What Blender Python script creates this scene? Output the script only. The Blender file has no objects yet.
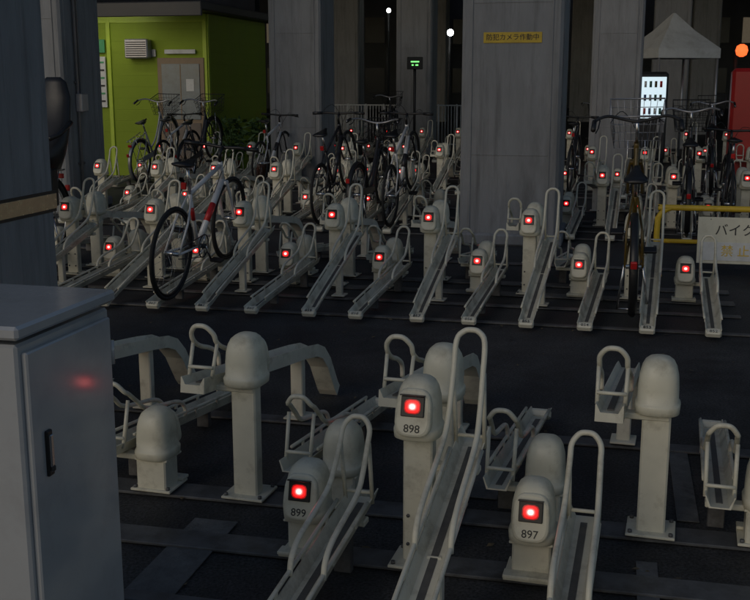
import bpy, math, random
from mathutils import Vector, Matrix
random.seed(7)
PHI=math.radians(13); UY=math.radians(2.6)
r2=(math.cos(PHI),-math.sin(PHI)); d2=(math.sin(PHI),math.cos(PHI))
def W(o,a,b,z=0): return Vector((o[0]+a*r2[0]+b*d2[0], o[1]+a*r2[1]+b*d2[1], z))
col=bpy.context.scene.collection

# ---------------- materials ----------------
def mat(name,base,rough=.6,metal=0,var=.15,scale=8,bump=0,bscale=60,emit=None,es=0,dirt=None,dscale=3,spec=None,coords='Object',stretch=(1,1,1),samp=None,rv=.12,streak=None,coat=None):
    m=bpy.data.materials.new(name); m.use_nodes=True
    nt=m.node_tree; b=nt.nodes['Principled BSDF']
    b.inputs['Roughness'].default_value=rough; b.inputs['Metallic'].default_value=metal
    if spec is not None: b.inputs['Specular IOR Level'].default_value=spec
    if coat: b.inputs['Coat Weight'].default_value=coat[0]; b.inputs['Coat Roughness'].default_value=coat[1]
    tc=nt.nodes.new('ShaderNodeTexCoord'); mp=nt.nodes.new('ShaderNodeMapping')
    mp.inputs['Scale'].default_value=stretch
    nt.links.new(tc.outputs[coords],mp.inputs[0])
    n=nt.nodes.new('ShaderNodeTexNoise'); n.inputs['Scale'].default_value=scale; n.inputs['Detail'].default_value=4
    n.inputs['Roughness'].default_value=.65
    nt.links.new(mp.outputs[0],n.inputs['Vector'])
    cr=nt.nodes.new('ShaderNodeValToRGB')
    cr.color_ramp.elements[0].position=.3; cr.color_ramp.elements[1].position=.7
    lo=[c*(1-var) for c in base[:3]]+[1]; hi=[min(1,c*(1+var)) for c in base[:3]]+[1]
    cr.color_ramp.elements[0].color=lo; cr.color_ramp.elements[1].color=hi
    nt.links.new(n.outputs['Fac'],cr.inputs[0])
    out=cr.outputs[0]
    def overlay(out,sc,st,colr,p0,p1):
        m2=nt.nodes.new('ShaderNodeMapping'); m2.inputs['Scale'].default_value=st; nt.links.new(tc.outputs[coords],m2.inputs[0])
        n2=nt.nodes.new('ShaderNodeTexNoise'); n2.inputs['Scale'].default_value=sc; n2.inputs['Detail'].default_value=6; n2.inputs['Roughness'].default_value=.7
        nt.links.new(m2.outputs[0],n2.inputs['Vector'])
        c2=nt.nodes.new('ShaderNodeValToRGB'); c2.color_ramp.elements[0].position=p0; c2.color_ramp.elements[1].position=p1
        nt.links.new(n2.outputs['Fac'],c2.inputs[0])
        mx=nt.nodes.new('ShaderNodeMix'); mx.data_type='RGBA'
        nt.links.new(c2.outputs[0],mx.inputs[0]); nt.links.new(out,mx.inputs[6]); mx.inputs[7].default_value=(*colr,1)
        return mx.outputs[2]
    if dirt: out=overlay(out,dscale,stretch,dirt,.5,.72)
    if streak: out=overlay(out,9,(1,1,.05),streak,.52,.75)
    nt.links.new(out,b.inputs['Base Color'])
    rr=nt.nodes.new('ShaderNodeMapRange'); rr.inputs[3].default_value=max(.05,rough-rv); rr.inputs[4].default_value=min(1,rough+rv)
    nt.links.new(n.outputs['Fac'],rr.inputs[0]); nt.links.new(rr.outputs[0],b.inputs['Roughness'])
    if bump:
        nb=nt.nodes.new('ShaderNodeTexNoise'); nb.inputs['Scale'].default_value=bscale; nb.inputs['Detail'].default_value=3
        nt.links.new(mp.outputs[0],nb.inputs['Vector'])
        bp=nt.nodes.new('ShaderNodeBump'); bp.inputs['Strength'].default_value=bump; bp.inputs['Distance'].default_value=.01
        nt.links.new(nb.outputs['Fac'],bp.inputs['Height']); nt.links.new(bp.outputs[0],b.inputs['Normal'])
    if emit:
        b.inputs['Emission Color'].default_value=(*emit,1); b.inputs['Emission Strength'].default_value=es
        if samp: m.cycles.emission_sampling=samp
    return m
M={}
M['cream']=mat('cream_paint',(.65,.625,.51),.42,0,.07,9,dirt=(.36,.33,.25),dscale=7)
M['creamhead']=mat('cream_plastic',(.65,.625,.50),.38,0,.05,6,dirt=(.44,.41,.31),dscale=9)
M['galv']=mat('galvanised_steel',(.12,.122,.125),.55,.4,.3,14,dirt=(.055,.05,.045),dscale=5)
M['railstrip']=mat('rail_dark_strip',(.10,.098,.09),.6,.1,.3,20)
M['dark']=mat('dark_metal',(.03,.03,.032),.55,.2,.2)
M['black']=mat('black_plastic',(.012,.012,.013),.4,0,.2)
M['rubber']=mat('tyre_rubber',(.015,.015,.015),.75,0,.2)
M['chrome']=mat('chrome',(.55,.55,.56),.25,.95,.1)
def lampmat(name,samp):
    m=bpy.data.materials.new(name); m.use_nodes=True; nt=m.node_tree; b=nt.nodes['Principled BSDF']
    at=nt.nodes.new('ShaderNodeAttribute'); at.attribute_name='glow'
    cr=nt.nodes.new('ShaderNodeValToRGB'); e=cr.color_ramp.elements
    e[0].position=0; e[0].color=(1,.008,.008,1); e[1].position=1; e[1].color=(1,.55,.50,1)
    for p,c in((.60,(1,.010,.010,1)),(.82,(1,.09,.08,1))):
        x=e.new(p); x.color=c
    pw=nt.nodes.new('ShaderNodeMath'); pw.operation='POWER'; pw.inputs[1].default_value=1.9
    mr=nt.nodes.new('ShaderNodeMapRange'); mr.inputs[3].default_value=.2; mr.inputs[4].default_value=8
    nt.links.new(at.outputs['Fac'],cr.inputs[0]); nt.links.new(at.outputs['Fac'],pw.inputs[0]); nt.links.new(pw.outputs[0],mr.inputs[0])
    nt.links.new(cr.outputs[0],b.inputs['Emission Color']); nt.links.new(mr.outputs[0],b.inputs['Emission Strength'])
    b.inputs['Base Color'].default_value=(.15,.01,.01,1); b.inputs['Roughness'].default_value=.35
    m.cycles.emission_sampling=samp
    return m
M['lens']=lampmat('red_led_lens','FRONT'); M['lensfar']=lampmat('red_led_lens_plain','NONE')
M['concrete']=mat('column_concrete',(.26,.265,.27),.8,0,.16,3,bump=.25,bscale=45,dirt=(.17,.17,.17),dscale=1.6,stretch=(1.5,1.5,.35),streak=(.13,.13,.13))
M['concdark']=mat('deck_concrete',(.12,.12,.12),.85,0,.2,2)
M['box']=mat('cabinet_paint',(.40,.41,.42),.26,0,.04,3,dirt=(.34,.345,.35),dscale=5,bump=.012,bscale=160,rv=.04,coat=(1,.11))
M['ink']=mat('ink',(.03,.03,.03),.6,0,.1)
M['yellow']=mat('yellow_paint',(.62,.42,.03),.45,0,.12,12,dirt=(.3,.2,.03))
M['white']=mat('white_paint',(.6,.61,.6),.5,0,.06,10,dirt=(.45,.45,.43))
M['gold']=mat('gold_tape',(.66,.54,.33),.25,.5,.15,20)
M['silver']=mat('silver_paint',(.4,.4,.42),.35,.6,.1)

def asphalt():
    m=bpy.data.materials.new('asphalt'); m.use_nodes=True; nt=m.node_tree; b=nt.nodes['Principled BSDF']
    tc=nt.nodes.new('ShaderNodeTexCoord')
    def noise(s,d=5,r=.6):
        n=nt.nodes.new('ShaderNodeTexNoise'); n.inputs['Scale'].default_value=s; n.inputs['Detail'].default_value=d; n.inputs['Roughness'].default_value=r
        nt.links.new(tc.outputs['Object'],n.inputs['Vector']); return n
    a=noise(.9,7,.7); g=noise(90,3); s=noise(3.5,7,.75)
    r1=nt.nodes.new('ShaderNodeValToRGB'); r1.color_ramp.elements[0].position=.35; r1.color_ramp.elements[1].position=.7
    r1.color_ramp.elements[0].color=(.030,.0305,.032,1); r1.color_ramp.elements[1].color=(.072,.071,.070,1)
    nt.links.new(a.outputs['Fac'],r1.inputs[0])
    r3=nt.nodes.new('ShaderNodeValToRGB'); r3.color_ramp.elements[0].position=.35; r3.color_ramp.elements[1].position=.68
    r3.color_ramp.elements[0].color=(.45,.45,.45,1); r3.color_ramp.elements[1].color=(1.7,1.7,1.7,1)
    nt.links.new(g.outputs['Fac'],r3.inputs[0])
    mx=nt.nodes.new('ShaderNodeMix'); mx.data_type='RGBA'; mx.blend_type='MULTIPLY'; mx.inputs[0].default_value=1
    nt.links.new(r1.outputs[0],mx.inputs[6]); nt.links.new(r3.outputs[0],mx.inputs[7])
    r4=nt.nodes.new('ShaderNodeValToRGB'); r4.color_ramp.elements[0].position=.3; r4.color_ramp.elements[1].position=.62
    r4.color_ramp.elements[0].color=(.45,.45,.45,1); r4.color_ramp.elements[1].color=(1.05,1.05,1.05,1)
    nt.links.new(s.outputs['Fac'],r4.inputs[0])
    m2=nt.nodes.new('ShaderNodeMix'); m2.data_type='RGBA'; m2.blend_type='MULTIPLY'; m2.inputs[0].default_value=1
    nt.links.new(mx.outputs[2],m2.inputs[6]); nt.links.new(r4.outputs[0],m2.inputs[7])
    nt.links.new(m2.outputs[2],b.inputs['Base Color'])
    mr=nt.nodes.new('ShaderNodeMapRange'); mr.inputs[3].default_value=.5; mr.inputs[4].default_value=.9
    nt.links.new(s.outputs['Fac'],mr.inputs[0]); nt.links.new(mr.outputs[0],b.inputs['Roughness'])
    b.inputs['Specular IOR Level'].default_value=.3
    bp=nt.nodes.new('ShaderNodeBump'); bp.inputs['Strength'].default_value=.6; bp.inputs['Distance'].default_value=.006
    nt.links.new(g.outputs['Fac'],bp.inputs['Height']); nt.links.new(bp.outputs[0],b.inputs['Normal'])
    return m
M['asphalt']=asphalt()
M['slab']=mat('worn_concrete_strip',(.12,.12,.118),.85,0,.4,6,bump=.4,bscale=70,dirt=(.04,.04,.04),dscale=5)

def siding():
    m=mat('green_siding',(.29,.40,.035),.55,0,.08,2)
    nt=m.node_tree; b=nt.nodes['Principled BSDF']
    tc=nt.nodes.new('ShaderNodeTexCoord'); sp=nt.nodes.new('ShaderNodeSeparateXYZ')
    nt.links.new(tc.outputs['Object'],sp.inputs[0])
    mu=nt.nodes.new('ShaderNodeMath'); mu.operation='MULTIPLY'; mu.inputs[1].default_value=1/.19
    fr=nt.nodes.new('ShaderNodeMath'); fr.operation='FRACT'
    nt.links.new(sp.outputs[2],mu.inputs[0]); nt.links.new(mu.outputs[0],fr.inputs[0])
    bp=nt.nodes.new('ShaderNodeBump'); bp.inputs['Strength'].default_value=1; bp.inputs['Distance'].default_value=.05
    nt.links.new(fr.outputs[0],bp.inputs['Height']); nt.links.new(bp.outputs[0],b.inputs['Normal'])
    return m
M['siding']=siding()

# ---------------- mesh builder ----------------
def smooth(pts,n=6,closed=False):
    pts=[Vector(p) for p in pts]; out=[]; N=len(pts)
    for i in range(N-1):
        p0=pts[max(i-1,0)];p1=pts[i];p2=pts[i+1];p3=pts[min(i+2,N-1)]
        for k in range(n):
            t=k/n
            out.append(.5*((2*p1)+(-p0+p2)*t+(2*p0-5*p1+4*p2-p3)*t*t+(-p0+3*p1-3*p2+p3)*t**3))
    out.append(pts[-1]); return out
class MB:
    def __init__(s): s.v=[];s.f=[];s.m=[];s.s=[];s.mats=[];s.glow={}
    def mi(s,k):
        if k not in s.mats: s.mats.append(k)
        return s.mats.index(k)
    def add(s,vs,fs,k,sm=False):
        o=len(s.v); s.v+= [tuple(v) for v in vs]
        i=s.mi(k)
        for f in fs: s.f.append(tuple(o+a for a in f)); s.m.append(i); s.s.append(sm)
        return o
    def box(s,c,size,k,R=None,bev=.003):
        hx,hy,hz=[a/2 for a in size]; b=min(bev,hx*.45,hy*.45,hz*.45)
        vs=[];fs=[];idx={}
        for sx in(-1,1):
            for sy in(-1,1):
                for sz in(-1,1):
                    for ax in range(3):
                        p=[sx*(hx-b),sy*(hy-b),sz*(hz-b)]; p[ax]=(sx*hx,sy*hy,sz*hz)[ax]
                        idx[(sx,sy,sz,ax)]=len(vs); vs.append(Vector(p))
        def q(l): fs.append(l)
        for ax in range(3):
            u,v=[(1,2),(2,0),(0,1)][ax]
            for sg in(-1,1):
                l=[]
                for a,c2 in((-1,-1),(1,-1),(1,1),(-1,1)):
                    t=[0,0,0]; t[ax]=sg;t[u]=a;t[v]=c2; l.append(idx[(*t,ax)])
                q(l)
        for ax in range(3):
            u,v=[(1,2),(2,0),(0,1)][ax]
            for a in(-1,1):
                for c2 in(-1,1):
                    t1=[0,0,0];t1[ax]=-1;t1[u]=a;t1[v]=c2; t2=list(t1);t2[ax]=1
                    q([idx[(*t1,u)],idx[(*t2,u)],idx[(*t2,v)],idx[(*t1,v)]])
        for sx in(-1,1):
            for sy in(-1,1):
                for sz in(-1,1): q([idx[(sx,sy,sz,a)] for a in range(3)])
        out=[]
        for f in fs:
            n=(vs[f[1]]-vs[f[0]]).cross(vs[f[2]]-vs[f[0]]); cc=sum((vs[i] for i in f),Vector())/len(f)
            out.append(f if n.dot(cc)>=0 else f[::-1])
        c=Vector(c)
        s.add([(R@p if R else p)+c for p in vs],out,k)
    def tube(s,pts,rad,k,seg=8,closed=False):
        pts=[Vector(p) for p in pts];N=len(pts)
        if N<2:return
        rads=rad if isinstance(rad,(list,tuple)) else [rad]*N
        def tan(i):
            a=pts[(i-1)%N] if closed or i>0 else pts[i]; b=pts[(i+1)%N] if closed or i<N-1 else pts[i]
            return (b-a).normalized()
        t=tan(0); u=t.orthogonal().normalized(); vs=[]
        for i in range(N):
            t=tan(i); u=(u-t*u.dot(t)).normalized(); w=t.cross(u)
            for j in range(seg):
                a=2*math.pi*j/seg; vs.append(pts[i]+(u*math.cos(a)+w*math.sin(a))*rads[i])
        fs=[]
        for i in range(N if closed else N-1):
            for j in range(seg):
                a=i*seg+j;b=i*seg+(j+1)%seg;i2=(i+1)%N
                fs.append((a,b,i2*seg+(j+1)%seg,i2*seg+j))
        if not closed:
            fs.append(tuple(range(seg))[::-1]); fs.append(tuple((N-1)*seg+j for j in range(seg)))
        s.add(vs,fs,k,True)
    def loft(s,rings,k,sm=True,caps=True):
        n=len(rings[0]);vs=[v for r in rings for v in r];fs=[]
        for i in range(len(rings)-1):
            for j in range(n):
                fs.append((i*n+j,i*n+(j+1)%n,(i+1)*n+(j+1)%n,(i+1)*n+j))
        if caps: fs.append(tuple(range(n))[::-1]); fs.append(tuple((len(rings)-1)*n+j for j in range(n)))
        s.add(vs,fs,k,sm)
    def sweep(s,prof,path,ox,k):
        rings=[];N=len(path)
        for i in range(N):
            a=path[max(i-1,0)];b=path[min(i+1,N-1)]
            ty,tz=b[0]-a[0],b[1]-a[1];L=math.hypot(ty,tz);ny,nz=-tz/L,ty/L
            rings.append([(ox+p[0],path[i][0]+ny*p[1],path[i][1]+nz*p[1]) for p in prof])
        s.loft(rings,k,False)
    def mesh(s,name):
        me=bpy.data.meshes.new(name); me.from_pydata(s.v,[],s.f)
        for k in s.mats: me.materials.append(M[k])
        me.polygons.foreach_set('material_index',s.m); me.polygons.foreach_set('use_smooth',s.s)
        if s.glow:
            at=me.attributes.new('glow','FLOAT','POINT'); at.data.foreach_set('value',[s.glow.get(i,0.0) for i in range(len(s.v))])
        me.update(); return me
    def obj(s,name,loc=(0,0,0),rz=0,parent=None):
        o=bpy.data.objects.new(name,s.mesh(name)); o.location=loc; o.rotation_euler=(0,0,rz)
        if parent: o.parent=parent
        col.objects.link(o); return o
def inst(me,name,loc,rz):
    o=bpy.data.objects.new(name,me); o.location=loc;o.rotation_euler=(0,0,rz); col.objects.link(o); return o
def text(body,size,k,parent,loc,rot,name='lettering'):
    c=bpy.data.curves.new(name,'FONT'); c.body=body;c.size=size;c.align_x='CENTER';c.align_y='CENTER'; c.extrude=.0006; c.offset=size*.004; c.resolution_u=3
    o=bpy.data.objects.new(name,c); c.materials.append(M[k]); o.parent=parent; o.location=loc;o.rotation_euler=rot; col.objects.link(o); return o
def RX(a): return Matrix.Rotation(a,3,'X')

# ---------------- rack units ----------------
OX=.155
def ring(w,dp,z,yc=0,n=3.2,seg=28):
    o=[]
    for i in range(seg):
        a=2*math.pi*i/seg; c,sn=math.cos(a),math.sin(a)
        o.append((w/2*math.copysign(abs(c)**(2/n),c), yc+dp/2*math.copysign(abs(sn)**(2/n),sn), z))
    return o
def head(mb,zt,lens='lens'):
    prof=[(-.205,.10,.11),(-.203,.128,.146),(-.196,.152,.172),(-.17,.156,.178),(-.163,.150,.172),(-.158,.142,.163),(-.11,.140,.160),(-.07,.134,.153),
          (-.04,.120,.138),(-.02,.100,.117),(-.008,.072,.088),(-.002,.04,.052),(0,.012,.016)]
    mb.loft([ring(w,dd,zt+z) for z,w,dd in prof],'creamhead')
    a=math.radians(14); R=RX(-a)
    c=Vector((0,-.076,zt-.104))
    def fas(w0,h,y,in_=0):
        pts=[]; n=24
        for i in range(n):
            t=2*math.pi*i/n; ct,st=math.cos(t),math.sin(t)
            x=math.copysign(abs(ct)**.6,ct)*(w0/2-in_); z=math.copysign(abs(st)**.6,st)*(h/2-in_)
            x*=1-.10*(z/h)
            pts.append(R@Vector((x,y,z))+c)
        return pts
    mb.loft([fas(.118,.158,.03),fas(.118,.158,-.008),fas(.118,.158,-.013,.003),fas(.118,.158,-.016,.009)],'creamhead',False)
    lc=c+R@Vector((0,-.018,.020))
    mb.box(lc,(.076,.010,.066),'black',R,.005)
    n=12; vs=[lc+R@Vector((0,-.0085,0))]; g=[1.0]
    for rr,gv,yy in((.35,.84,-.0083),(.70,.46,-.0076),(1.0,0,-.0066)):
        for i in range(n):
            t=2*math.pi*(i+.5)/n; ct,st=math.cos(t),math.sin(t); e=.62 if rr==1.0 else .85
            vs.append(lc+R@Vector((math.copysign(abs(ct)**e,ct)*.0275*rr,yy,math.copysign(abs(st)**e,st)*.024*rr))); g.append(gv)
    fs=[(0,1+(i+1)%n,1+i)[::-1] for i in range(n)]
    for k in range(2):
        for i in range(n): fs.append((1+k*n+i,1+k*n+(i+1)%n,1+(k+1)*n+(i+1)%n,1+(k+1)*n+i)[::-1])
    o=mb.add(vs,fs,lens,True)
    for i,gv in enumerate(g): mb.glow[o+i]=gv
    mb.box(lc+R@Vector((0,-.012,.036)),(.080,.02,.004),'black',R,.001)
def zr(path,y):
    for i in range(len(path)-1):
        if path[i][0]<=y<=path[i+1][0]:
            t=(y-path[i][0])/(path[i+1][0]-path[i][0]); return path[i][1]+t*(path[i+1][1]-path[i][1])
    return path[-1][1]
def unit(kind,lens='lens'):
    mb=MB(); hi='hi' in kind; zt=.66 if hi else .34; ox=OX
    head(mb,zt,lens)
    if hi:
        mb.box((0,.01,(zt-.20+.012)/2+.006),(.098,.062,zt-.20-.0),'cream',None,.006)
        for sx in(-.03,.03):
            for z in(.08,.18): mb.tube([(sx,-.021,z),(sx,-.027,z)],.006,'galv',6)
    else:
        mb.box((0,.012,.075),(.125,.11,.13),'cream',None,.006)
        mb.box((0,.0,.139),(.14,.13,.008),'cream',None,.002)
        mb.box((0,-.065,.03),(.17,.05,.012),'cream',None,.002)
    mb.box((0,.0,.018),(.17,.16,.010),'cream',None,.002)
    for sx in(-.07,.07):
        for sy in(-.065,.065): mb.tube([(sx,sy,.022),(sx,sy,.033)],.008,'galv',6)
    P={'Ahi':[(-1.18,.025),(-1.08,.045),(-.98,.08),(.17,.41)],'Alo':[(-1.20,.03),(-1.06,.05),(.15,.16)],
       'Bhi':[(-1.41,.02),(-1.38,.05),(-1.33,.12),(-1.27,.205),(-1.19,.275),(-1.1,.31),(-.95,.335),(.15,.48)],
       'Blo':[(-1.18,.03),(-1.02,.05),(.15,.17)]}[kind]
    prof=[(-.050,.042),(-.036,0),(.036,0),(.050,.042),(.046,.043),(.030,.005),(-.030,.005),(-.046,.043)]
    if kind=='Bhi': prof=[(-.048,.03),(-.048,-.03),(.048,-.03),(.048,.03),(.044,.03),(.030,.002),(-.030,.002),(-.044,.03)]
    mb.sweep(prof,P,ox,'cream')
    L0=P[0][0]+.14
    # dark strip laid along the middle of the channel floor
    pth=[(y,zr(P,y)) for y in [L0-.02+i*(.12-L0)/10 for i in range(11)]]
    mb.sweep([(-.011,.0075),(-.011,.003),(.011,.003),(.011,.0075)],pth,ox,'railstrip')
    if kind!='Bhi':
        for sx in(-1,1): mb.tube([(ox+sx*.053,y,zr(P,y)+.060) for y in [L0+i*(0-L0)/8 for i in range(9)]],.0072,'cream',8)
        for i in range(5):
            y=L0+.02+(-.05-L0)*i/4.4; z=zr(P,y)
            for sx in(-1,1): mb.box((ox+sx*.0495,y,z+.046),(.006,.022,.03),'cream',None,.002)
    y0,z0=P[0]
    if kind!='Bhi': mb.box((ox,y0+.015,z0+.014),(.098,.05,.045),'cream',RX(.5),.010)
    top=zt+(.145 if kind[0]=='A' else .03)
    if kind=='Blo': top=zt+.10
    e=.050
    Lp=[(-e-.003,-.46,zr(P,-.46)+.045),(-e-.003,-.44,zr(P,-.44)+.095),(-e-.003,-.36,zr(P,-.36)+.125),(-e-.002,-.12,zr(P,-.12)+.145),(-e,-.04,zr(P,-.04)+.19),(-e+.002,.02,(zr(P,0)+.2+top-.06)/2+.02),(-e+.004,.05,top-.035),(-e*.5,.065,top-.006),(0,.067,top)]
    if kind=='Bhi': Lp=[(-e-.004,-.20,zr(P,-.20)+.03),(-e-.004,-.19,zr(P,-.19)+.08),(-e-.002,-.12,zr(P,-.12)+.11),(-e,-.03,zr(P,-.04)+.13),(-e+.002,.03,top-.07),(-e+.004,.05,top-.035),(-e*.5,.065,top-.006),(0,.067,top)]
    Rp=[(-p[0],p[1],p[2]) for p in Lp[:-1]][::-1]
    mb.tube([Vector((p[0]+ox,p[1],p[2])) for p in smooth(Lp+Rp,4)],.0095,'cream',8)
    for sx in(-1,1):
        mb.tube([(ox+sx*e,.03,min((zr(P,0)+.2+top-.06)/2+.02,top-.075)),(ox+sx*e*.95,.08,zr(P,.08)+.02)],.008,'cream',6)
    mb.tube([(ox-e,.075,zr(P,.08)+.06),(ox+e,.075,zr(P,.08)+.06)],.007,'cream',6)
    mb.box((ox/2,.02,zr(P,.02)-.018),(ox+.09,.05,.022),'cream',None,.004)
    if kind=='Bhi':
        mb.box((ox,-.95,.155),(.06,.045,.29),'cream',None,.005); mb.box((ox,-.95,.02),(.11,.12,.01),'cream')
    elif kind=='Ahi':
        z=zr(P,-.42); mb.box((ox,-.42,z/2+.01),(.05,.04,z-.01),'cream',None,.005); mb.box((ox,-.42,.02),(.10,.11,.01),'cream')
    else:
        for y in(-.1,-.75): mb.box((ox,y,zr(P,y)/2),(.06,.03,zr(P,y)-.004),'galv')
    return mb.mesh('bicycle_rack_unit_'+kind)
U={k:unit(k) for k in('Ahi','Alo','Bhi','Blo')}
UF={k:unit(k,'lensfar') for k in('Ahi','Alo','Bhi','Blo')}
PITCH=.38
def row(o,ks,front,skip=lambda p:False,far=True):
    out={}
    for k in ks:
        p=W(o,k*PITCH,0)
        if skip(p): continue
        hi=k%2==0
        kind=('A' if front else 'B')+('hi' if hi else 'lo')
        me=(UF if (far or not front) else U)[kind]
        ob=inst(me,'bicycle_rack_unit',(p.x,p.y,.012),(-PHI if front else math.pi-PHI)-UY+random.uniform(-.02,.02)); out[k]=ob
    return out
OB=(.25,3.70); OA=(.145,3.28)
ra=row(OA,[-1,0,1],True,far=False); rb=row(OB,range(-5,5),False)
OC=(1.17,7.86); rc=row(OC,range(-11,4),True,far=False); OD=tuple(W(OC,0,.43)[:2]); rd=row(OD,range(-11,2),False)
OE=(1.05,12.05); row(OE,range(-12,14),True,lambda p:.35<p.x<2.0)
OF=tuple(W(OE,0,.43)[:2]); row(OF,range(-10,14),False,lambda p:1.0<p.x<1.6 or p.x<-3.2)
OG=(1.0,16.2); row(OG,range(-13,17),True)
OH=tuple(W(OG,0,.43)[:2]); row(OH,range(-7,17),False,lambda p:-2.1<p.x<-.5 or 3.0<p.x<4.6)
OI=(1.0,22.3); row(OI,range(-8,20),True)
for k,n in((-1,'899'),(0,'898'),(1,'897')):
    zt=.66 if k==0 else .34
    a=math.radians(14)
    text(n,.036,'ink',ra[k],(0,-.076-.0175*math.cos(a)-.049*math.sin(a)-.0,zt-.104-.052*math.cos(a)+.004),(math.pi/2-a,0,0),'number')
for k,ob in rc.items():
    y0=-1.18 if k%2==0 else -1.20
    text(str(855-k),.034,'ink',ob,(OX,y0-.002,.060),(.5,0,0),'number')

def beam(o,a0,a1,b,w=.07,h=.012,k='galv',name='rack_base_beam',z=.004):
    mb=MB(); L=a1-a0; mb.box((0,0,h/2),(L,w,h),k)
    p=W(o,(a0+a1)/2,b,z); return mb.obj(name,p,-PHI)
for o,a0,a1 in((OB,-2.2,2.2),(OC,-4.6,1.5),(OE,-4.6,5.2),(OG,-5,6.4)):
    beam(o,a0,a1,-.42+(.0 if o is OB else .42),.13)
    beam(o,a0,a1,.0 if o is OB else .43,.13)
    beam(o,a0,a1,.95 if o is OB else 1.38,.09)
    beam(o,a0,a1,-.85 if o is OB else -.45,.06)
    if o is not OB: beam(o,a0,a1,-1.0,.05)
for o,a,b0,b1,w in((OB,-.62,.15,.85,.16),(OB,.12,.2,.75,.13),(OB,.9,.15,.95,.08),(OA,-.80,-1.0,.2,.17),(OA,.75,-.5,.2,.07)):
    mb=MB(); mb.box((0,0,.002),(w,b1-b0,.004),'slab',None,.001); mb.obj('pavement_strip',W(o,a,(b0+b1)/2,.0042),-PHI)

# ---------------- ground ----------------
mb=MB(); mb.add([(-400,-400,0),(400,-400,0),(400,400,0),(-400,400,0)],[(0,1,2,3)],'asphalt'); mb.obj('ground')
mb=MB(); mb.loft([ring(.12,.09,0,0,2.2,18),ring(.11,.08,.012,0,2.2,18),ring(.06,.05,.02,0,2.2,18)],'gold'); mb.obj('road_stud',W(OB,1.55,.97,.004),-PHI)
M['litter']=mat('dry_leaf',(.12,.09,.05),.8,0,.3)
mb=MB()
for i in range(160):
    x=random.uniform(-2.5,2.8); y=random.uniform(2.9,7.2); s=random.uniform(.008,.022); a=random.uniform(0,6.28)
    q=[(x+math.cos(a+t)*s*(1 if j%2 else .5),y+math.sin(a+t)*s*(1 if j%2 else .5),.006+random.uniform(0,.008)) for j,t in enumerate((0,1.57,3.14,4.71))]
    mb.add(q,[(0,1,2,3)],'litter')
mb.obj('fallen_leaves')

# ---------------- columns ----------------
HC=8.4
def column(x,y,w,h=HC,seams=True,dp=None):
    mb=MB(); dp=dp or w
    mb.box((w/2,dp/2,h/2),(w,dp,h),'concrete',None,.03)
    if seams:
        for sx in(.10,w-.10): mb.box((sx,-.004,h/2),(.012,.012,h-.02),'concrete',None,.002)
        for sy in(.10,dp-.10): mb.box((w+.004,sy,h/2),(.012,.012,h-.02),'concrete',None,.002)
        for z in(.9,2.35,3.8):
            mb.box((w/2,-.002,z),(w-.22,.006,.012),'concrete',None,.001)
    mb.box((w/2,dp/2,.06),(w+.10,dp+.10,.12),'concrete',None,.02)
    return mb.obj('concrete_column',(x,y,0),-PHI)
cc=column(.846,10.5,.97)
column(-1.68,17,.85); column(.47,24,.8); column(3.42,17,.78); column(6.7,26,.85); column(9.7,33,.8)
column(-1.3,34,.8);column(4.2,34,.8); column(2.0,44,.9); column(8,44,.9);column(14,34,.9)
cp=column(-4.75,13.2,1.0)
mb=MB(); mb.tube([(1.03,.30,.12),(1.03,.30,HC-.1)],.018,'silver',8); mb.tube([(1.03,.36,1.4),(1.03,.36,HC-.1)],.012,'silver',8)
for z in(.6,1.6,2.6,3.6,4.6): mb.box((1.012,.33,z),(.024,.14,.03),'galv')
mb.box((1.05,.35,1.35),(.09,.16,.22),'silver',None,.008)
mb.obj('conduit',(0,0,0),0,cp)
cl=column(-1.60-.2137-1.0*.974,5.25-.9257+1.0*.225,1.0,dp=.95,seams=False)
mb=MB(); mb.box((1.004,.475,1.02),(.006,.951,.075),'gold',None,.001); mb.box((1.002,.475,1.02),(.004,.951,.105),'black',None,.001)
o=mb.obj('reflective_band',(0,0,0),0,cl)
mb=MB(); mb.box((.49,-.006,2.02),(.56,.004,.10),'yellow',None,.001); mb.obj('notice_backing',(0,0,0),0,cc)
text('防犯カメラ作動中',.064,'ink',cc,(.49,-.010,2.02),(math.pi/2,0,0))

# ---------------- utility cabinet ----------------
mb=MB(); Wd,Dp,H=.75,.40,1.1
mb.box((-Wd/2,Dp/2,H/2-.02),(Wd,Dp,H-.04),'box',None,.006)
mb.box((-Wd/2,Dp/2,H-.012),(Wd+.03,Dp+.03,.03),'box',None,.007)
mb.box((-Wd/2,Dp/2,.04),(Wd+.04,Dp+.04,.08),'concrete',None,.01)
mb.box((.006,Dp/2,H/2+.005),(.016,Dp-.035,H-.13),'box',None,.005)
mb.box((.016,.075,.80),(.010,.022,.105),'black',None,.004)
mb.box((.022,.075,.80),(.008,.012,.085),'chrome',None,.003)
mb.box((.0225,.075,.765),(.012,.012,.014),'dark',None,.003)
for z in(.25,.95): mb.tube([(.012,Dp-.012,z-.03),(.012,Dp-.012,z+.03)],.006,'box',8)
for x in(-.6,-.45,-.3,-.15): mb.box((x,-.002,.9),(.09,.006,.008),'dark',None,.001)
mb.obj('utility_cabinet',(-.752,2.13,0),-PHI-math.radians(1))

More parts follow.
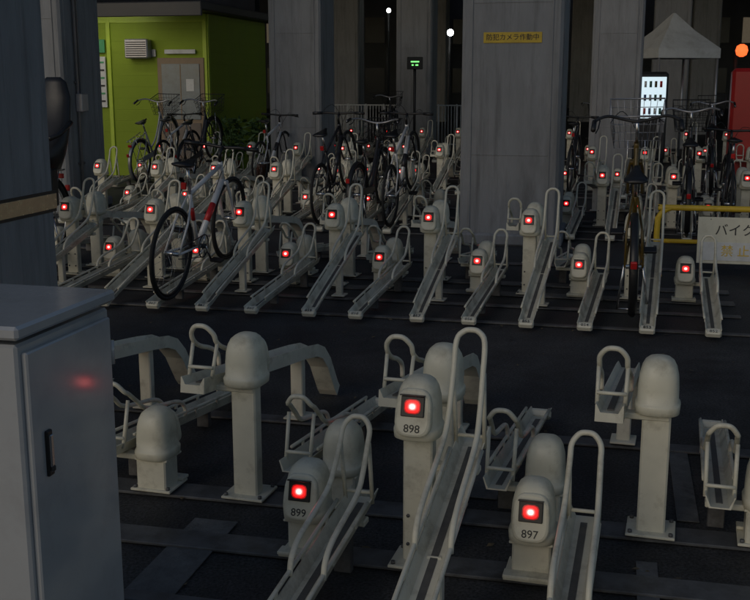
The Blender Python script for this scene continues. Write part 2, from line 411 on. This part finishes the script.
# ---------------- bicycles ----------------
def mcol(n,c,rough=.3): M[n]=mat('paint_'+n,c,rough,.1,.05)
mcol('bwhite',(.65,.65,.65)); mcol('bred',(.5,.02,.02)); mcol('byellow',(.10,.065,.012)); mcol('bblue',(.03,.06,.18)); mcol('bdark',(.03,.03,.035)); mcol('bsilver',(.35,.36,.38)); mcol('bgreen',(.05,.14,.1))
def bike(color,style='city',basket=True,child=False,carrier=False,accent=None,fork=None):
    mb=MB(); R=.335; wb=1.04; F=color; A=accent or color; K=fork or A
    tr=.020 if style=='city' else .015
    for cx in(0,wb):
        c=Vector((cx,0,R)); n=36
        circ=lambda rr,y=0,m=n:[c+Vector((math.cos(2*math.pi*i/m)*rr,y,math.sin(2*math.pi*i/m)*rr)) for i in range(m)]
        mb.tube(circ(R-tr),tr,'rubber',8,True); mb.tube(circ(R-2*tr-.008),.009,'chrome' if style=='city' else 'black',6,True)
        mb.tube([c+Vector((0,-.05,0)),c+Vector((0,.05,0))],.016,'chrome',10)
        for i in range(20):
            a=2*math.pi*i/20; b=a+(.35 if i%2 else -.35); y=.028 if i%4<2 else -.028
            mb.tube([c+Vector((math.cos(b)*.018,y,math.sin(b)*.018)),c+Vector((math.cos(a)*(R-2*tr-.01),0,math.sin(a)*(R-2*tr-.01)))],.0011,'chrome',3)
    bb=Vector((.43,0,.28)); st=Vector((.30,0,.70)); sd=Vector((.265,0,.84 if style=='city' else .90)); ht=Vector((.855,0,.80)); hb=Vector((.89,0,.68)); fw=Vector((wb,0,R)); rw=Vector((0,0,R))
    mb.tube([bb,st],.015,F,10); mb.tube([st,sd],.0125,'chrome',10); mb.tube([ht+Vector((-.008,0,.03)),hb],.019,F,10)
    if style=='city':
        mb.tube(smooth([bb+Vector((.0,0,.01)),(.6,0,.37),(.78,0,.58),tuple(hb+Vector((0,0,.02)))],5),.019,F,10)
        mb.tube(smooth([(.40,0,.40),(.58,0,.48),(.76,0,.66),tuple(ht)],5),.014,F,10)
    else:
        mb.tube([bb,hb],.024,F,10); mb.tube([st+Vector((0,0,.0)),ht],.018,F,10)
        mb.tube([bb.lerp(hb,.35),bb.lerp(hb,.62)],.0246,A,10); mb.tube([bb.lerp(st,.5),bb.lerp(st,.75)],.0156,A,10)
    for sy in(-1,1):
        mb.tube([bb+Vector((0,sy*.03,0)),rw+Vector((0,sy*.055,0))],.009,F,8)
        mb.tube([st+Vector((0,sy*.015,-.01)),(.16,sy*.05,.52),rw+Vector((0,sy*.055,0))],.008,F,8)
        mb.tube(smooth([hb+Vector((.004,sy*.035,-.02)),(.93,sy*.05,.56),(.985,sy*.05,.43),fw+Vector((0,sy*.05,0))],4),.011 if style=='city' else .012,K,8)
    mb.box(hb+Vector((.004,0,-.02)),(.05,.09,.03),K,None,.008)
    mb.tube([bb+Vector((0,-.07,0)),bb+Vector((0,.07,0))],.018,'dark',10)
    cr=[bb+Vector((math.cos(2*math.pi*i/24)*.085,-.05,math.sin(2*math.pi*i/24)*.085)) for i in range(24)]; mb.tube(cr,.005,'dark',6,True)
    for i in range(5):
        a=2*math.pi*i/5; mb.tube([bb+Vector((0,-.05,0)),bb+Vector((math.cos(a)*.083,-.05,math.sin(a)*.083))],.005,'chrome',6)
    for sg,y in((1,-.065),(-1,.065)):
        e=bb+Vector((sg*.10,y,-sg*.13)); mb.tube([bb+Vector((0,y,0)),e],.009,'chrome',8); mb.box(e+Vector((0,math.copysign(.05,y),0)),(.07,.09,.022),'black',None,.005)
    mb.tube([bb+Vector((0,-.05,.085)),rw+Vector((0,-.05,.035))],.004,'dark',6); mb.tube([bb+Vector((0,-.05,-.085)),rw+Vector((0,-.05,-.035))],.004,'dark',6)
    if style=='city':
        mb.box((.23,-.06,R+.005),(.46,.012,.075),F,Matrix.Rotation(.12,3,'Y'),.005)
    sec=[(-.13,.09,.02),(-.11,.15,.035),(-.05,.155,.045),(.02,.09,.04),(.09,.045,.03),(.13,.03,.02)]
    rg=[]
    for x,w,h in sec:
        rg.append([(sd.x+x,math.cos(2*math.pi*i/14)*w/2,sd.z+.03+math.sin(2*math.pi*i/14)*h/2+(.01 if x<-.05 else 0)) for i in range(14)])
    mb.loft(rg,'black')
    for sy in(-.025,.025): mb.tube([(sd.x-.09,sy,sd.z+.015),(sd.x,sy,sd.z-.005),(sd.x+.09,sy,sd.z+.012)],.0035,'chrome',6)
    if style=='city':
        stem=Vector((.835,0,.985)); mb.tube([ht+Vector((-.008,0,.03)),stem],.012,'chrome',10)
        hbp=smooth([(.62,-.29,1.03),(.74,-.285,1.04),(.85,-.2,1.03),(.875,-.09,.995),(.86,0,.985),(.875,.09,.995),(.85,.2,1.03),(.74,.285,1.04),(.62,.29,1.03)],4)
        mb.tube(hbp,.011,'silver' if color!='byellow' else 'dark',8)
        for sy in(-1,1):
            mb.tube([(.62,sy*.29,1.03),(.74,sy*.286,1.04)],.017,'black',8); mb.tube([(.78,sy*.25,1.03),(.72,sy*.26,.995),(.66,sy*.275,.99)],.005,'dark',6)
    else:
        stem=Vector((.90,0,.93)); mb.tube([ht+Vector((-.008,0,.03)),(.84,0,.90),stem],.014,'black',10)
        mb.tube(smooth([(.86,-.28,.945),(.90,-.15,.94),(.905,0,.93),(.90,.15,.94),(.86,.28,.945)],4),.0125,'black',8)
        for sy in(-1,1):
            mb.tube([(.86,sy*.30,.947),(.885,sy*.19,.942)],.017,'black',8)
            mb.tube([(.90,sy*.27,.93),(.985,sy*.27,.90),(.99,sy*.2,.91)],.006,'black',6)
    mb.tube(smooth([(.88,.18,.97),(1.0,.1,1.0),(.98,0,.85),(.95,0,.72)],5),.003,'black',5)
    mb.tube(smooth([(.88,-.18,.97),(.98,-.1,.95),(.9,-.02,.8),(.7,-.015,.62)],5),.003,'black',5)
    if style=='city':
        for cx,a0,a1 in((0,20,215),(wb,-15,160)):
            pts=[Vector((cx+math.cos(math.radians(a))*(R+.018),0,R+math.sin(math.radians(a))*(R+.018))) for a in range(a0,a1,8)]
            rings=[]
            for p in pts:
                n=(p-Vector((cx,0,R))).normalized(); rings.append([p+Vector((0,-.028,0))-n*.010,p+Vector((0,-.015,0))+n*.002,p+Vector((0,.015,0))+n*.002,p+Vector((0,.028,0))-n*.010,p-n*.001])
            mb.loft(rings,'black' if (child or color in('bdark','byellow')) else 'silver')
        mb.tube([(.02,.06,R),(-.02,.10,.01)],.008,'chrome',6);mb.tube([(.02,-.06,R),(-.02,-.10,.01)],.008,'chrome',6);mb.tube([(-.02,.10,.012),(-.02,-.10,.012)],.007,'chrome',6)
    if basket:
        x0,x1,z0,z1=.95,1.22,.74,.99
        def rect(x0,x1,w,z): return [(x0,-w,z),(x1,-w,z),(x1,w,z),(x0,w,z)]
        bm='silver' if color=='byellow' else 'dark'
        mb.tube(rect(x0-.02,x1+.03,.19,z1),.006,bm,6,True)
        for t in(0,.25,.5,.75): mb.tube(rect(x0-.02*t,x1+.03*t,.155+.035*t,z0+(z1-z0)*t),.0028,bm,4,True)
        for i in range(9):
            y=-1+2*i/8
            for (a,b) in((x0,x0-.02),(x1,x1+.03)): mb.tube([(a,y*.155,z0),(b,y*.19,z1)],.0025,bm,4)
            mb.tube([(x0,y*.155,z0),(x1,y*.155,z0)],.0025,bm,4)
        for i in range(7):
            t=i/6
            for sy in(-1,1): mb.tube([(x0+(x1-x0)*t,sy*.155,z0),(x0-.02+(x1-x0+.05)*t,sy*.19,z1)],.0025,bm,4)
        for sy in(-1,1): mb.tube([(1.09,sy*.06,z0),(wb,sy*.065,R)],.005,'chrome',6)
    if carrier or child:
        for sy in(-.05,.05): mb.tube([(.24,sy,.71),(-.22,sy,.715)],.006,'chrome',6); mb.tube([(-.12,sy,.71),(0,sy*1.2,R)],.005,'chrome',6)
        for x in(-.2,-.1,0,.1): mb.tube([(x,-.05,.71),(x,.05,.71)],.004,'chrome',6)
        mb.box((-.235,0,.66),(.015,.06,.04),'bred',None,.005)
    if child:
        rg=[]
        for z,x,w,dd in((.73,-.02,.22,.26),(.85,-.04,.30,.30),(.95,-.08,.33,.24),(1.1,-.15,.33,.12),(1.3,-.20,.30,.09),(1.42,-.22,.22,.08),(1.46,-.22,.12,.05)):
            rg.append([(x+math.cos(2*math.pi*i/18)*dd/2,math.sin(2*math.pi*i/18)*w/2,z) for i in range(18)])
        mb.loft(rg,'black')
        for sy in(-1,1): mb.tube(smooth([(-.15,sy*.17,1.1),(.05,sy*.18,1.02),(.12,sy*.12,.98)],4),.02,'black',8); mb.box((.12,sy*.13,.6),(.10,.05,.30),'black',None,.02)
    mb.box((-.34 if style=='city' else .2,0,.55 if style=='city' else .78),(.02,.04,.05),'bred',None,.006)
    return mb.mesh('bicycle_'+color)
B={'sport':bike('bwhite','sport',False,accent='bred',fork='bwhite'),'yellow':bike('byellow','city',True),'silver':bike('bsilver','city',True,carrier=True),
   'dark':bike('bdark','sport',False),'dark2':bike('bdark','city',True),'child':bike('bdark','city',True,child=True),'white':bike('bwhite','sport',False,accent='bdark')}
def putbike(k,x,y,z,pitch=0,dyaw=0,lean=0):
    o=bpy.data.objects.new('bicycle',B[k]); col.objects.link(o)
    o.matrix_world=Matrix.Translation((x,y,z))@Matrix.Rotation(math.pi/2-PHI+dyaw,4,'Z')@Matrix.Rotation(-pitch,4,'Y')@Matrix.Rotation(lean,4,'X')
    return o
putbike('sport',-1.45,7.36,.085,.12,-.04,.09)
putbike('yellow',1.735,6.93,.10,.38,.0,-.02)
putbike('child',-2.66,8.5,.18,.0,math.pi)
def onrow(k,o,idx,hi,dy=0,dyaw=0):
    p=W(o,idx*PITCH+OX-.05,-1.0+dy); putbike(k,p.x,p.y,.10 if hi else .08,.30 if hi else .10,dyaw-UY,random.uniform(-.04,.04))
for k,i in (('dark',-4),('dark2',-3),('white',-2)): onrow(k,OE,i,i%2==0)
for k,i in (('dark2',6),('dark',7)): onrow(k,OE,i,i%2==0)
for k,i in (('silver',-12),('white',-11),('dark2',-10),('white',-7),('dark',5),('dark2',10)): onrow(k,OG,i,i%2==0)
for k,i in (('dark2',-2),('dark2',9)): onrow(k,OI,i,i%2==0)

# ---------------- yellow pipe barrier + sign ----------------
mb=MB()
for x in(0,1.7,3.4): mb.tube([(x,0,0),(x,0,.5)],.024,'yellow',12)
mb.tube(smooth([(0,0,.1),(0,0,.42),(.02,0,.52),(.10,0,.575),(.3,0,.58),(3.5,0,.58)],5),.025,'yellow',12)
mb.tube([(0,0,.30),(3.4,0,.30)],.018,'yellow',10)
for x in(0,1.7,3.4): mb.tube([(x,0,0),(x,0,.012)],.06,'yellow',12)
bar=mb.obj('pipe_barrier',(2.36,8.72,0),-PHI)
M['paleyellow']=mat('pale_yellow_paint',(.62,.60,.48),.5,0,.06,10,dirt=(.45,.42,.3))
mb=MB(); mb.box((0,0,0),(1.0,.012,.38),'paleyellow',None,.004)
mb.box((0,-.009,-.09),(.96,.004,.15),'white',None,.001)
for sx in(-.4,.4): mb.tube([(sx,-.008,.17),(sx,.07,.22)],.004,'dark',6)
sg=mb.obj('notice_sign',(3.14,8.45,.33),-PHI); sg.rotation_euler=(math.radians(-8),0,-PHI)
text('バイク通り抜け',.105,'ink',sg,(0,-.008,.08),(math.pi/2,0,0)); text('禁 止',.10,'yellow',sg,(-.2,-.012,-.09),(math.pi/2,0,0))

# ---------------- green building ----------------
M['door']=mat('door_frame',(.22,.16,.10),.5,.1,.1); M['doorpanel']=mat('door_panel',(.15,.12,.10),.55,0,.15)
M['glass']=mat('window_glass',(.17,.21,.23),.18,0,.15)
M['tube']=mat('fluorescent',(.8,.8,.8),.4,0,0,emit=(1,.97,.85),es=18)
M['roof']=mat('roof_metal',(.07,.07,.07),.5,.2,.1); M['sgreen']=mat('sign_green',(.05,.30,.12),.5,0,.05); M['poster']=mat('poster_paper',(.6,.6,.58),.6,0,.1,30)
M['lime']=mat('lime_panel',(.42,.56,.04),.5,0,.06)
BX=-2.80
emp=bpy.data.objects.new('green_office_building',None); col.objects.link(emp); emp.location=(BX,18.0,0); emp.rotation_euler=(0,0,-PHI)
def child(mb,n): return mb.obj(n,(0,0,0),0,emp)
L,D,H=4.6,3.0,2.72
mb=MB(); mb.box((-L/2,D/2,H/2),(L,D,H),'siding',None,.01); child(mb,'walls')
mb=MB(); mb.box((-L/2,D/2-.25,H+.07),(L+.5,D+1.1,.14),'roof',None,.02); mb.box((-L/2,-.80,H+.02),(L+.5,.06,.22),'roof',None,.01); child(mb,'roof')
mb=MB()
for x in(-.035,-1.78): mb.box((x,-.012,H/2),(.07,.03,H-.02),'lime',None,.004)
mb.box((-L/2,-.012,H-.08),(L-.1,.026,.12),'lime',None,.004); mb.box((.010,.035,H/2),(.024,.07,H-.02),'lime',None,.004); child(mb,'corner_trim')
mb=MB(); mb.box((-.47,-.02,1.0),(.84,.05,2.0),'door',None,.006); mb.box((-.47,-.05,1.44),(.68,.02,.92),'glass',None,.003)
mb.box((-.47,-.05,.50),(.68,.02,.84),'doorpanel',None,.004)
for z in(.35,.5,.65): mb.box((-.47,-.062,z),(.56,.01,.015),'door')
mb.tube([(-.82,-.05,.95),(-.82,-.09,.95),(-.75,-.09,.95)],.01,'chrome',8); mb.box((-.47,-.052,1.44),(.02,.024,.90),'door')
mb.box((-.30,-.064,1.55),(.14,.004,.2),'poster',None,.001)
child(mb,'door')
mb=MB(); mb.box((-1.20,-.10,2.15),(.42,.18,.32),'silver',None,.02)
for i in range(7): mb.box((-1.20,-.193,2.04+i*.036),(.36,.012,.014),'dark',None,.002)
child(mb,'ventilation_hood')
mb=MB(); mb.box((-1.75,-.70,H-.03),(1.3,.10,.05),'white',None,.005); mb.box((-1.75,-.70,H-.065),(1.2,.035,.02),'tube',None,.004)
child(mb,'soffit_lamp')
mb=MB(); mb.box((-.95,-.03,2.08),(.07,.01,.12),'poster'); mb.box((-.47,-.04,2.10),(.55,.03,.07),'white'); mb.box((-1.96,-.04,2.20),(.24,.02,.22),'sgreen'); mb.box((-1.96,-.04,1.60),(.24,.02,.85),'poster')
for i in range(6): mb.box((-1.96,-.053,1.28+i*.13),(.19,.006,.03),'sgreen' if i%2 else 'ink',None,.001)
child(mb,'wall_notices')
M['leaf']=mat('leaf',(.05,.10,.03),.6,0,.3); M['pot']=mat('terracotta',(.25,.12,.07),.7,0,.1)
for px in(.28,.75):
    mb=MB(); mb.loft([[(math.cos(2*math.pi*i/16)*rr,math.sin(2*math.pi*i/16)*rr,z) for i in range(16)] for z,rr in((0,.10),(.25,.15),(.28,.16))],'pot')
    for i in range(260):
        c=Vector((random.gauss(0,.13),random.gauss(0,.13),random.uniform(.3,1.0)))
        a=Vector((random.gauss(0,1),random.gauss(0,1),random.gauss(0,.7))).normalized()*.06; b=a.orthogonal().normalized()*.025
        mb.add([c-a,c+b,c+a,c-b],[(0,1,2,3)],'leaf')
    for i in range(6): mb.tube([(0,0,.25),(random.gauss(0,.1),random.gauss(0,.1),.8)],.006,'leaf',5)
    p=W((BX,18.0),px,.3); mb.obj('potted_plant',p)

# ---------------- fence, canopy, vending machines ----------------
mb=MB()
for i in range(9): mb.tube([(i*.45,0,0),(i*.45,0,1.08)],.02,'white',8)
for z in(.12,1.05): mb.tube([(0,0,z),(3.6,0,z)],.016,'white',8)
for i in range(48): mb.tube([(.04+i*.0745,0,.12),(.04+i*.0745,0,1.05)],.010,'white',5)
mb.obj('metal_fence',(-1.1,26.4,0),-PHI)
mb=MB()
for x,y in((-.66,-.66),(.66,-.66),(.66,.66),(-.66,.66)): mb.tube([(x,y,0),(x,y,2.25)],.025,'silver',8)
q=[(-.7,-.7),(.7,-.7),(.7,.7),(-.7,.7)]
mb.loft([[(x,y,2.08) for x,y in q],[(x,y,2.27) for x,y in q],[(x*.45,y*.45,2.64) for x,y in q],[(x*.03,y*.03,3.0) for x,y in q]],'white',False)
mb.obj('canopy_tent',(6.2,22.5,0),.25)
M['vred']=mat('vending_red',(.38,.015,.015),.35,0,.08); M['vlit']=mat('lit_panel',(.8,.8,.8),.4,0,0,emit=(.7,.9,1),es=.8)
def vending(loc,rz,body,litp,w=1.0):
    mb=MB(); mb.box((0,0,.93),(w,.7,1.74),body,None,.05); mb.box((0,0,.04),(w-.05,.65,.07),'dark')
    mb.box((0,-.355,1.30),(w*.84,.02,.80),'vlit' if litp else 'glass',None,.01); mb.box((0,-.358,.32),(w*.6,.02,.22),'black',None,.02); mb.box((w*.3,-.36,.72),(w*.22,.02,.2),'silver')
    n=int(w*8)
    for j in range(3):
        for i in range(n):
            x=(i-(n-1)/2)*.1; mb.tube([(x,-.37,.98+j*.26),(x,-.37,1.10+j*.26)],.025,['bred','bblue','bwhite','bgreen','byellow'][(i+j)%5],8)
    mb.obj('vending_machine',loc,rz)
vending((5.75,16.2,0),-PHI+1.5,'vred',False)
vending((5.5,21.4,0),-.1,'dark',True,.6)
# ---------------- deck, background buildings, street lamps ----------------
mb=MB(); mb.box((0,40,8.75),(90,50,.7),'concdark',None,.02)  # deck stays unseen; set back to darken the rear, leaving the front sky-lit
for x in range(-30,36,6): mb.box((x,40,8.15),(.6,49.8,.6),'concdark',None,.02)
mb.obj('elevated_railway_deck',(0,0,0),0)
M['bwall']=mat('background_wall',(.06,.07,.085),.8,0,.2,1); M['wdark']=mat('dark_window',(.02,.025,.03),.2,0,.1); M['wlit']=mat('lit_window',(.3,.3,.25),.5,0,.1,emit=(1,.8,.55),es=.06,samp='NONE')
def bld(x,y,w,h,seed):
    random.seed(seed); e=bpy.data.objects.new('office_building',None); col.objects.link(e); e.location=(x,y,0)
    mb=MB(); mb.box((w/2,4,h/2),(w,8,h),'bwall'); mb.obj('walls',(0,0,0),0,e)
    mb=MB(); ml=MB()
    for j in range(int(h/3)):
        for i in range(int(w/2)):
            t=ml if random.random()<.04 else mb
            t.box((1+i*2,-.03,1.7+j*3),(1.2,.08,1.5),'wlit' if t is ml else 'wdark'); mb.box((1+i*2,-.05,.88+j*3),(1.35,.14,.08),'bwall')
    mb.obj('windows',(0,0,0),0,e)
    if ml.v: ml.obj('lit_windows',(0,0,0),0,e)
for i,(x,w,h) in enumerate(((-38,16,15),(-21.5,14,12),(-7,11,18),(4.5,13,12),(18,12,16),(30.5,14,12))): bld(x,66+(i%2)*2,w,h,i+13)
M['lampw']=mat('lamp_white',(.8,.8,.8),.4,0,0,emit=(.95,1,.95),es=14,samp='NONE'); M['lampo']=mat('lamp_orange',(.8,.3,.1),.4,0,0,emit=(1,.14,.03),es=1.5,samp='NONE'); M['lampg']=mat('led_green',(.1,.5,.1),.4,0,0,emit=(.25,1,.25),es=1.2,samp='NONE')
def lamp(x,y,z,k='lampw',rr=.07):
    mb=MB(); mb.tube([(0,0,0),(0,0,z)],.045,'dark',8); mb.tube([(0,0,z),(0,-.3,z+.08)],.03,'dark',8)
    mb.loft([[(math.cos(2*math.pi*i/14)*r_,-.35+math.sin(2*math.pi*i/14)*r_,z+h_) for i in range(14)] for h_,r_ in((-rr,rr*.3),(-rr*.7,rr*.8),(0,rr),(rr*.7,rr*.8),(rr,rr*.3))],k)
    mb.obj('street_lamp',(x,y,0))
lamp(2.1,30.5,2.95,'lampw',.09); lamp(.45,36,3.9,'lampw',.07); lamp(-.6,38,2.4,'lampw',.09); lamp(7.7,23,2.25,'lampo',.13); lamp(10.6,40,3.2,'lampw',.08)
mb=MB(); mb.box((0,0,0),(.34,.10,.26),'black',None,.01)
mb.box((0,-.056,.03),(.18,.01,.03),'lampg'); mb.box((-.05,-.056,-.04),(.04,.01,.03),'lampg'); mb.box((.04,-.056,-.04),(.06,.01,.03),'lampg'); mb.tube([(0,.06,.1),(0,.06,-2.0)],.03,'dark',8)
mb.obj('led_sign',(.86,23.2,2.0))

# ---------------- light ----------------
w=bpy.data.worlds.new("World"); bpy.context.scene.world=w; w.use_nodes=True; nt=w.node_tree
bg=nt.nodes['Background']; sky=nt.nodes.new('ShaderNodeTexSky'); sky.sky_type='NISHITA'; sky.sun_disc=False
sky.sun_elevation=math.radians(24); sky.sun_rotation=math.radians(215)
nt.links.new(sky.outputs[0],bg.inputs[0]); bg.inputs[1].default_value=.052
sl=bpy.data.lights.new('sun','SUN'); sl.energy=.26; sl.angle=math.radians(25); sl.color=(1,.90,.76)
so=bpy.data.objects.new('sun',sl); col.objects.link(so)
az=math.radians(215); el=math.radians(24); dirv=Vector((math.sin(az)*math.cos(el),math.cos(az)*math.cos(el),math.sin(el)))
so.rotation_euler=dirv.to_track_quat('Z','Y').to_euler()
# camera
cd=bpy.data.cameras.new('camera'); cam=bpy.data.objects.new('camera',cd); col.objects.link(cam)
cd.sensor_width=36; cd.lens=36*1050/750; cd.clip_end=1500; cam.location=(0,0,1.6); cam.rotation_euler=(math.radians(90-11.72),0,0)
bpy.context.scene.camera=cam
vs=bpy.context.scene.view_settings; vs.view_transform='Standard'; vs.look='None'; vs.exposure=0
